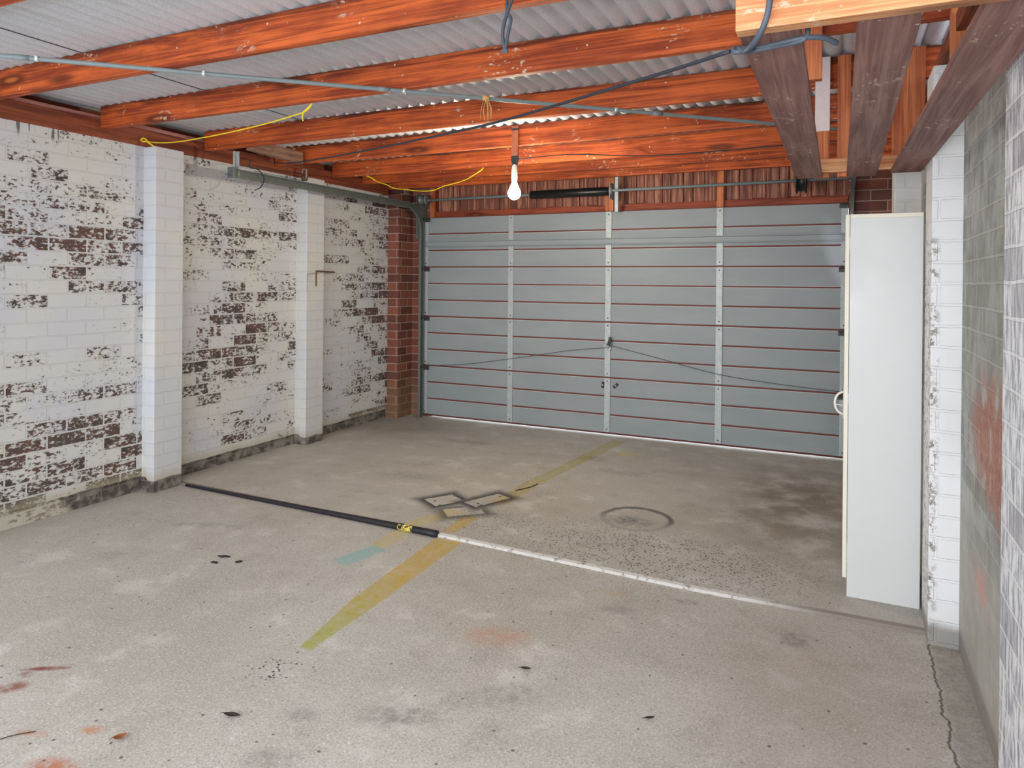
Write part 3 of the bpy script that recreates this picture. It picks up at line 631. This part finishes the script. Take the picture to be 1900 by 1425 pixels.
# spring cables and the little pulley beside the left track
pu = thing('cable_pulley', (-4.22, 4.74, 2.31), 'small rusty pulley with wires beside the left door track', 'pulley')
m = MB(); m.lathe([(0.010, -0.016), (0.030, -0.013), (0.024, 0), (0.030, 0.013), (0.010, 0.016)], (-4.22, 4.74, 2.345), 16, 'X'); m.tube([(-4.245, 4.74, 2.345), (-4.195, 4.74, 2.345)], 0.005, 8); m.build('wheel', RUST, pu)
m = MB(); m.box(-4.243, -4.239, 4.732, 4.748, 2.335, 2.42); m.box(-4.201, -4.197, 4.732, 4.748, 2.335, 2.42); m.box(-4.243, -4.197, 4.732, 4.748, 2.416, 2.42); m.build('bracket', GALV, pu)
m = MB(); m.tube([(-4.22, 4.74, 2.376), (-4.03, 3.84, 2.300)], 0.003, 6); m.tube([(-4.22, 4.74, 2.316), (-4.06, 4.0, 2.285)], 0.0022, 6); m.build('wire', WIRE, pu)
m = MB(); m.tube(curve_pts([(-3.985, 3.89, 2.345), (-3.985, 3.89, 2.29), (-3.985, 3.97, 2.285), (-3.985, 4.03, 2.23), (-3.985, 4.0, 2.16), (-3.985, 3.935, 2.125)]), 0.004, 6)
tag(m.build('wire_loop', CABLE), 'short black loop of wire hanging off the back end of the left track', 'wire')

# torsion shaft
ts = thing('torsion_shaft', (-2.0, 6.25, 2.25), 'long steel shaft with black spring tube above the garage door', 'spring shaft')
SZ = 2.303
m = MB(); m.tube([(-4.016, 6.25, SZ - 0.004), (0.078, 6.25, SZ + 0.012)], 0.0127, 12); m.build('rod', CONDUIT, ts)
m = MB(); m.lathe([(0.022, -0.01), (0.040, 0.0), (0.040, 0.78), (0.022, 0.80)], (-2.73, 6.25, SZ), 24, 'X'); m.build('spring_tube', BLACKP, ts)
def drum(x, r):
    m = MB(); m.lathe([(0.02, -0.045), (r, -0.04), (r, -0.03), (r * 0.82, -0.025), (r * 0.82, 0.025), (r, 0.03), (r, 0.04), (0.02, 0.045)], (x, 6.25, SZ + 0.006), 24, 'X')
    return m
drum(-3.955, 0.055).build('cable_drum', GALV_D, ts); drum(-0.30, 0.105).build('cable_drum', BLACKP, ts)
m = MB(); m.box(-1.928, -1.922, 6.205, 6.43, SZ - 0.075, SZ + 0.075, 0.002); m.lathe([(0.034, -0.012), (0.034, 0.012)], (-1.925, 6.25, SZ), 18, 'X'); m.build('bearing_plate', GALV, ts)
m = MB(); m.box(-1.895, -1.862, 6.265, 6.30, 2.11, 2.46, 0.002); m.build('support_strip', GALV, ts)

# ------------------------------------------------------------------ hanging plank rack at the top right
def prism_plank(x0a, x1a, ya, x0b, x1b, yb, z0, th):
    m = MB(); b = m.bm
    lo = [b.verts.new(p) for p in ((x0a, ya, z0), (x1a, ya, z0), (x1b, yb, z0), (x0b, yb, z0))]
    hi = [b.verts.new(v.co + Vector((0, 0, th))) for v in lo]
    b.faces.new(lo[::-1]); b.faces.new(hi)
    for k in range(4): b.faces.new((lo[k], lo[(k + 1) % 4], hi[(k + 1) % 4], hi[k]))
    bmesh.ops.bevel(b, geom=b.edges[:], offset=0.002, segments=2, affect='EDGES')
    return m
PZ = 1.975
tag(prism_plank(-0.200, -0.078, 1.535, -0.200, -0.085, 3.745, PZ, 0.014).build('plank', PLANK), 'left brown plank of the overhead rack, with the dark cable wound round its near end', 'plank', 'planks of the overhead rack')
tag(prism_plank(0.025, 0.139, 1.535, 0.020, 0.150, 3.765, PZ, 0.014).build('plank', PLANK), 'middle brown plank of the overhead rack', 'plank', 'planks of the overhead rack')
tag(prism_plank(0.238, 0.366, 1.537, 0.205, 0.330, 3.715, PZ, 0.020).build('plank', PLANK), 'right brown plank of the overhead rack, tight against the right wall piers', 'plank', 'planks of the overhead rack')
m = MB(); m.box(-0.200, 0.440, 1.495, 1.535, 1.968, 2.062, 0.003); tag(m.build('rack_ledger', LEDGER), 'pale pine beam across the near end of the overhead planks', 'beam')
m = MB(); m.box(-0.198, 0.330, 3.685, 3.72, 1.992, 2.056, 0.002); tag(m.build('rack_ledger', LEDGER), 'tan pine batten across the far end of the overhead planks', 'beam')
m = MB(); m.box(0.10, 0.19, 1.447, 1.491, 2.062, 2.42, 0.002); tag(m.build('rack_hanger', POST), 'timber hanger between the nearest rafter and the pale near rack beam, above the middle plank', 'post', 'rack hangers')
m = MB(); m.box(-0.165, -0.072, 2.915, 2.957, 2.236, 2.56, 0.003); tag(m.build('rack_hanger', POST), 'short orange post stub nailed to a rafter beside the left overhead plank', 'post', 'rack hangers')
m = MB(); m.box(0.345, 0.42, 2.915, 2.957, 2.16, 2.56, 0.003); tag(m.build('rack_hanger', POST), 'orange post stub behind the right overhead plank beside the wall', 'post', 'rack hangers')
g = thing('rack_hanger', (-0.088, 3.75, 1.975), 'hanger post half painted chalky white, behind the left and middle planks', 'post', 'rack hangers')
m = MB(); m.box(-0.121, -0.055, 3.732, 3.776, 1.975, 2.20, 0.002); m.build('bare_end', POST, g)
m = MB(); m.box(-0.121, -0.055, 3.732, 3.776, 2.20, 2.56, 0.002); m.build('painted_end', WHITEPOST, g)
m = MB(); m.box(-0.022, 0.036, 3.732, 3.776, 1.975, 2.56, 0.002); tag(m.build('rack_hanger', POST), 'orange hanger post just left of the middle overhead plank, down to the tan batten', 'post', 'rack hangers')
m = MB(); m.box(0.212, 0.345, 3.738, 3.776, 1.99, 2.56, 0.002); tag(m.build('rack_hanger', POST), 'wide red hanger board between the middle and right overhead planks', 'post', 'rack hangers')

# ------------------------------------------------------------------ cabinet
cb = thing('cabinet', (0.184, 3.83, ZF), 'tall narrow white cabinet standing against the right wall pier', 'cabinet')
CX0, CX1, CY0, CY1, CZ = 0.0378, 0.3314, 3.611, 4.06, 1.7797
m = MB(); m.box(CX0, CX1, CY0, CY0 + 0.016, ZF, CZ - 0.018, 0.001); m.box(CX0, CX1, CY1 - 0.016, CY1, ZF, CZ - 0.018, 0.001)
m.box(CX1 - 0.006, CX1, CY0 + 0.016, CY1 - 0.016, ZF, CZ - 0.018); m.box(CX0 + 0.002, CX1 - 0.006, CY0 + 0.016, CY1 - 0.016, 0.09, 0.106)
m.box(CX0 + 0.04, CX0 + 0.056, CY0 + 0.016, CY1 - 0.016, ZF, 0.09)
for z in (0.5, 0.92, 1.34): m.box(CX0 + 0.01, CX1 - 0.006, CY0 + 0.016, CY1 - 0.016, z, z + 0.016)
m.build('body', CABW, cb)
m = MB(); m.box(CX0, CX1, CY0, CY1, CZ - 0.018, CZ, 0.001); m.build('top_panel', CREAM, cb)
m = MB(); m.box(CX0 - 0.019, CX0 - 0.002, CY0 + 0.001, CY1, 0.094, CZ - 0.001, 0.001); dr = m.build('cabinet_door', CREAM, cb)
m = MB(); hy, hz = 3.90, 0.86
m.tube([(CX0 - 0.019, hy, hz + 0.055)] + [(CX0 - 0.019 - 0.040 * math.sin(math.pi * k / 12), hy, hz + 0.055 * math.cos(math.pi * k / 12)) for k in range(1, 12)] + [(CX0 - 0.019, hy, hz - 0.055)], 0.0055, 10)
m.box(CX0 - 0.021, CX0 - 0.019, hy - 0.012, hy + 0.012, hz - 0.075, hz + 0.075, 0.0005); m.build('handle', HANDLE, dr)
m = MB(); m.obox((CX0 - 0.032, 3.98, 0.838), (0.045, 0.02, 0.004), Matrix.Rotation(0.1, 4, 'Y')); m.box(CX0 - 0.021, CX0 - 0.019, 3.96, 4.0, 0.80, 0.86); m.build('latch_plate', HANDLE, dr)
for z in (0.2, 0.9, 1.62):
    m = MB(); m.box(CX0 - 0.003, CX0 + 0.0, CY0 + 0.004, CY0 + 0.05, z, z + 0.05); m.build('hinge', GALV, cb)

# ------------------------------------------------------------------ pendant bulb
pl = thing('pendant_bulb', (-2.087, 4.46, 2.03), 'glowing bare bulb in a white holder hanging from a brown strap', 'lamp')
m = MB(); m.box(-2.113, -2.063, 4.485, 4.4975, 2.345, 2.556, 0.002); m.build('strap', STRAP, pl)
m = MB(); m.box(-2.1145, -2.0615, 4.483, 4.4995, 2.525, 2.540, 0.002); m.build('tape_band', TAPE, pl)
m = MB(); m.box(-2.1145, -2.0615, 4.480, 4.500, 2.302, 2.345, 0.004); m.box(-2.108, -2.068, 4.482, 4.498, 2.278, 2.302, 0.004); m.build('tape_band', TAPE, pl)
m = MB(); m.lathe([(0.006, 0.130), (0.017, 0.118), (0.021, 0.09), (0.022, 0.03), (0.019, 0.0), (0.016, -0.004)], (-2.088, 4.485, 2.155), 24, 'Z'); m.build('lamp_holder', HOLDER, pl)
prof = [(0.004, -0.066)] + [(0.045 * math.sin(a), -0.022 - 0.045 * math.cos(a)) for a in [R(d) for d in range(12, 121, 9)]] + [(0.033, 0.014), (0.025, 0.032), (0.019, 0.046), (0.016, 0.058)]
m = MB(); m.lathe(prof, (-2.088, 4.485, 2.102), 24, 'Z'); m.build('bulb', mb_, pl)
m = MB(); m.tube(curve_pts([(-2.056, 4.488, 2.322), (-1.80, 4.90, 2.405), (-1.25, 5.22, 2.412), (-0.35, 5.235, 2.425), (0.2, 5.235, 2.43)]), 0.004, 6)
tag(m.build('lamp_wire', CABLE), 'thin dark wire running right from the bulb strap along a rafter', 'wire')

# ------------------------------------------------------------------ conduit, cables, strings under the roof
cd = thing('conduit_pipe', (-1.7, 3.24, 2.39), 'long grey conduit pipe running diagonally under the rafters', 'pipe')
CP = [(-3.75, 1.37), (-3.285, 1.788), (-2.70, 2.322), (-2.07, 2.895), (-1.684, 3.246), (-1.119, 3.762), (-0.357, 4.456), (0.25, 5.0)]
m = MB(); m.tube([(x, y, 2.409) for x, y in CP], 0.0105, 12); m.build('pipe', CONDUIT, cd)
def along(t): return Vector((-3.285 + t * 2.928, 1.788 + t * 2.668, 2.409))
dirv = Vector((2.928, 2.668, 0)).normalized()
for t in (0.035, 0.205, 0.44, 0.735):
    c = along(t); m = MB(); m.tube([c - dirv * 0.008, c + dirv * 0.008], 0.0135, 12); m.obox(c + Vector((0, 0, 0.006)), (0.05, 0.014, 0.003), math.atan2(dirv.y, dirv.x) + math.pi / 2); m.build('saddle_clip', BRIGHT, cd)
for t in (0.02, 0.415, 0.80):
    c = along(t); m = MB(); m.tube([c - dirv * 0.03, c + dirv * 0.03], 0.0125, 12); m.build('coupling', CONDUIT, cd)
m = MB(); m.tube(curve_pts([(-0.226, 1.616, 1.968), (-0.454, 1.774, 1.978), (-1.046, 2.179, 2.012), (-1.484, 2.478, 2.054), (-2.126, 2.918, 2.124), (-2.946, 3.479, 2.22), (-3.7, 4.0, 2.322), (-4.14, 4.295, 2.40)]), 0.0048, 8)
tag(m.build('slack_cable', CABLE), 'long black cable slung from the left overhead plank across to the left wall', 'cable')
kn = thing('knotted_cable', (-0.19, 1.5, 1.95), 'dark grey cable tied in a knot round the near end of the left overhead plank', 'cable')
m = MB(); m.tube(curve_pts([(-0.128, 1.480, 2.15), (-0.131, 1.478, 2.03), (-0.142, 1.482, 1.972), (-0.168, 1.520, 1.946), (-0.196, 1.585, 1.955), (-0.216, 1.612, 1.970)]), 0.0062, 8); m.build('hanging_length', CABLE2, kn)
m = MB(); loop = [(-0.205, 1.585, 1.962), (-0.190, 1.575, 1.950), (-0.176, 1.585, 1.956), (-0.186, 1.603, 1.966), (-0.204, 1.607, 1.968), (-0.217, 1.598, 1.966), (-0.212, 1.585, 1.955), (-0.19, 1.583, 1.955), (-0.178, 1.596, 1.962)]
m.tube(curve_pts(loop), 0.0055, 8); m.build('knot', CABLE2, kn)
m = MB(); m.tube(curve_pts([(-0.215, 1.612, 1.964), (-0.16, 1.592, 1.960), (-0.10, 1.572, 1.960), (-0.066, 1.572, 1.962), (-0.035, 1.59, 1.962), (-0.012, 1.62, 1.958)]), 0.006, 8)
m.tube(curve_pts([(-0.19, 1.598, 1.955), (-0.13, 1.585, 1.956), (-0.074, 1.570, 1.958), (-0.066, 1.575, 1.985), (-0.070, 1.58, 2.0)]), 0.0055, 8); m.build('tail', CABLE2, kn)
m = MB(); m.tube(curve_pts([(-1.015, 2.190, 2.46), (-1.030, 2.165, 2.40), (-1.046, 2.15, 2.33), (-1.050, 2.15, 2.29), (-1.041, 2.15, 2.238)]), 0.0065, 8)
m.tube(curve_pts([(-1.041, 2.15, 2.238), (-1.030, 2.152, 2.30), (-1.022, 2.155, 2.345), (-1.036, 2.16, 2.37), (-1.046, 2.172, 2.41), (-1.05, 2.19, 2.45)]), 0.006, 8)
m.obox((-1.041, 2.15, 2.238), (0.022, 0.012, 0.012), 0.2, 0.002)
tag(m.build('cable_loop', CABLE2), 'short grey cable loop dangling from the big rafter at top centre', 'cable')
s1 = thing('yellow_string', (-3.4, 3.2, 2.33), 'long yellow string from the wall plate above the first pier to a rafter', 'string', 'yellow strings')
m = MB(); m.tube(curve_pts([(-4.300, 3.255, 2.395), (-4.18, 3.245, 2.372), (-3.95, 3.225, 2.355), (-3.55, 3.16, 2.350), (-3.24, 3.10, 2.351), (-2.95, 3.05, 2.360), (-2.682, 3.004, 2.378)]), 0.0038, 6); m.build('line', YSTR, s1)
m = MB(); m.tube(curve_pts([(-4.335, 3.250, 2.403), (-4.315, 3.255, 2.415), (-4.29, 3.26, 2.398), (-4.31, 3.252, 2.390), (-4.335, 3.25, 2.40)]), 0.0055, 6); m.tube(curve_pts([(-4.30, 3.26, 2.395), (-4.27, 3.28, 2.372), (-4.24, 3.29, 2.35)]), 0.005, 6); m.build('knot', YSTR, s1)
m = MB(); m.tube(curve_pts([(-2.682, 3.004, 2.378), (-2.645, 3.003, 2.398), (-2.625, 3.003, 2.419), (-2.633, 3.001, 2.412), (-2.66, 3.0, 2.392), (-2.682, 3.0, 2.378), (-2.690, 3.0, 2.355), (-2.684, 3.0, 2.330)]), 0.0042, 6); m.build('knot', YSTR, s1)
s2 = thing('yellow_string', (-3.3, 5.27, 2.25), 'sagging yellow string under the far rafters left of the bulb', 'string', 'yellow strings')
m = MB(); m.tube(curve_pts([(-3.925, 5.272, 2.412), (-3.836, 5.272, 2.361), (-3.74, 5.272, 2.330), (-3.647, 5.272, 2.291), (-3.53, 5.272, 2.275), (-3.411, 5.272, 2.257), (-3.254, 5.272, 2.251), (-3.139, 5.272, 2.282), (-2.936, 5.272, 2.322), (-2.831, 5.272, 2.367), (-2.754, 5.272, 2.404)]), 0.0038, 6); m.build('line', YSTR, s2)
m = MB(); m.tube(curve_pts([(-3.965, 5.27, 2.4255), (-3.935, 5.272, 2.413), (-3.90, 5.272, 2.398), (-3.865, 5.272, 2.376)]), 0.006, 6); m.build('knot', YSTR, s2); m = MB(); m.tube(curve_pts([(-2.80, 5.272, 2.385), (-2.765, 5.272, 2.402), (-2.745, 5.272, 2.4235)]), 0.005, 6); m.build('knot', YSTR, s2)
m = MB()
for k in range(9):
    a = rnd.uniform(-0.03, 0.03); x0 = -1.672 + rnd.uniform(-0.008, 0.008)
    m.tube(curve_pts([(x0, 3.245, 2.42), (x0 + a * 0.5, 3.235, 2.385), (x0 + a, 3.236, 2.345), (x0 + a * rnd.uniform(0.6, 1.2), 3.24, rnd.uniform(2.27, 2.32))], 4), 0.0012, 4)
m.tube([(-1.690, 3.228, 2.409), (-1.664, 3.252, 2.409)], 0.014, 8)
tag(m.build('frayed_twine', TWINE), 'frayed straw-coloured twine tied round the conduit pipe', 'twine')
m = MB(); m.obox((-3.98, 4.15, 2.452), (0.05, 0.62, 0.09), 0.10, 0.003); tag(m.build('timber_offcut', SCRAP), 'grey weathered board lying across between rafters above the left track', 'timber')
hk = MB(); hk.tube(curve_pts([(-4.345, 5.303, 1.533), (-4.23, 5.038, 1.5335), (-4.122, 4.797, 1.534), (-4.112, 4.778, 1.526), (-4.110, 4.774, 1.50), (-4.110, 4.772, 1.402)], 6), 0.007, 8)
tag(hk.build('wall_hook', RUST), 'L-shaped rusty metal hook on the left wall by the farther pier', 'hook')

# ------------------------------------------------------------------ on the floor
SP = [(-4.16, 3.488), (-3.6, 3.476), (-3.0, 3.463), (-2.5, 3.452), (-2.07, 3.44)]
js = thing('floor_joint_strip', (-3.1, 3.46, ZN), 'black rubber strip lying along the left half of the floor joint', 'strip')
m = MB(); n_ = len(SP); m.tube(curve_pts([(x, y + 0.004, ZN + 0.010 + 0.008 * i / 4) for i, (x, y) in enumerate(SP)], 6), [0.009 + 0.012 * i / 24 for i in range(25)], 12); m.build('rubber', BLACK, js)
m = MB(); m.tube([(-2.335, 3.450, ZN + 0.0185), (-2.235, 3.447, ZN + 0.0188)], [0.0200, 0.0204], 12); m.build('yellow_painted_band', CHIP, js)
def leaf(name, mat, loc, rz, ln, w, label, curl=0.25):
    m = MB(); N = 8; rows = []
    for i in range(N + 1):
        t = i / N; hw = w * math.sin(math.pi * min(1, t * 0.96 + 0.02)) ** 0.8
        x = (t - 0.5) * ln; zc = 0.006 + curl * ln * (t - 0.45) ** 2
        rows.append([m.bm.verts.new((x, k * hw, zc + abs(k) * hw * 0.35)) for k in (-1, 0, 1)])
    for a, b in zip(rows, rows[1:]):
        for k in (0, 1): m.bm.faces.new((a[k], a[k + 1], b[k + 1], b[k]))
    m.tube([(-ln * 0.5, 0, 0.006 + curl * ln * 0.2), (-ln * 0.72, 0.004, 0.004)], 0.0012, 5)
    o = m.build(name, mat, origin=False); o.location = loc; o.rotation_euler = (0, 0, rz)
    sd = o.modifiers.new('thickness', 'SOLIDIFY'); sd.thickness = 0.0012
    return tag(o, label, 'leaf')
leaf('dry_leaf', LEAFD, (-1.825, 1.72, ZN), 0.2, 0.062, 0.011, 'dark narrow dry leaf on the near floor, nearest the black crumbs')
leaf('dry_leaf', LEAFB, (-2.05, 1.478, ZN), 0.9, 0.040, 0.013, 'curled brown leaf on the floor at lower left', 0.8)
leaf('dry_leaf', LEAFD, (-0.565, 2.325, ZN), 0.6, 0.035, 0.006, 'tiny dark leaf on the right side of the near slab')
leaf('dry_leaf', LEAFD, (-1.06, 2.415, ZN), 0.2, 0.04, 0.008, 'dark leaf scrap beside the pale rust stain on the near slab')
for (x, y, l, a, lab) in ((-2.92, 2.69, 0.075, 0.35, 'longest black flake of the three on the left floor'), (-2.80, 2.672, 0.035, 0.9, 'short black flake, right one of the three on the left floor'), (-2.90, 2.612, 0.045, 0.2, 'thin black flake, nearest the camera of the three on the left floor')):
    m = MB(); pts = []
    for k in range(9):
        t = k / 8; pts.append((x + math.cos(a) * (t - 0.5) * l + rnd.uniform(-.003, .003), y + math.sin(a) * (t - 0.5) * l + rnd.uniform(-.004, .004), ZN + 0.005))
    m.tube(pts, [0.002 + 0.005 * math.sin(math.pi * k / 8) * rnd.uniform(0.6, 1.1) for k in range(9)], 6)
    tag(m.build('paint_flake', FLAKE), lab, 'flake', 'black flakes on the floor')
m = MB(); m.tube(curve_pts([(-2.40, 1.275, ZN + 0.003), (-2.37, 1.335, ZN + 0.004), (-2.325, 1.385, ZN + 0.003)]), 0.0015, 5); tag(m.build('twig', LEAFD), 'thin bent twig on the floor at the lower left edge', 'twig')
m = MB(); m.tube(curve_pts([(-2.02, 4.40, ZF + 0.004), (-1.96, 4.52, ZF + 0.004), (-1.945, 4.62, ZF + 0.004)]), 0.003, 5); tag(m.build('twig', LEAFD), 'small dark twig beside the yellow line beyond the black stencil marks', 'twig')
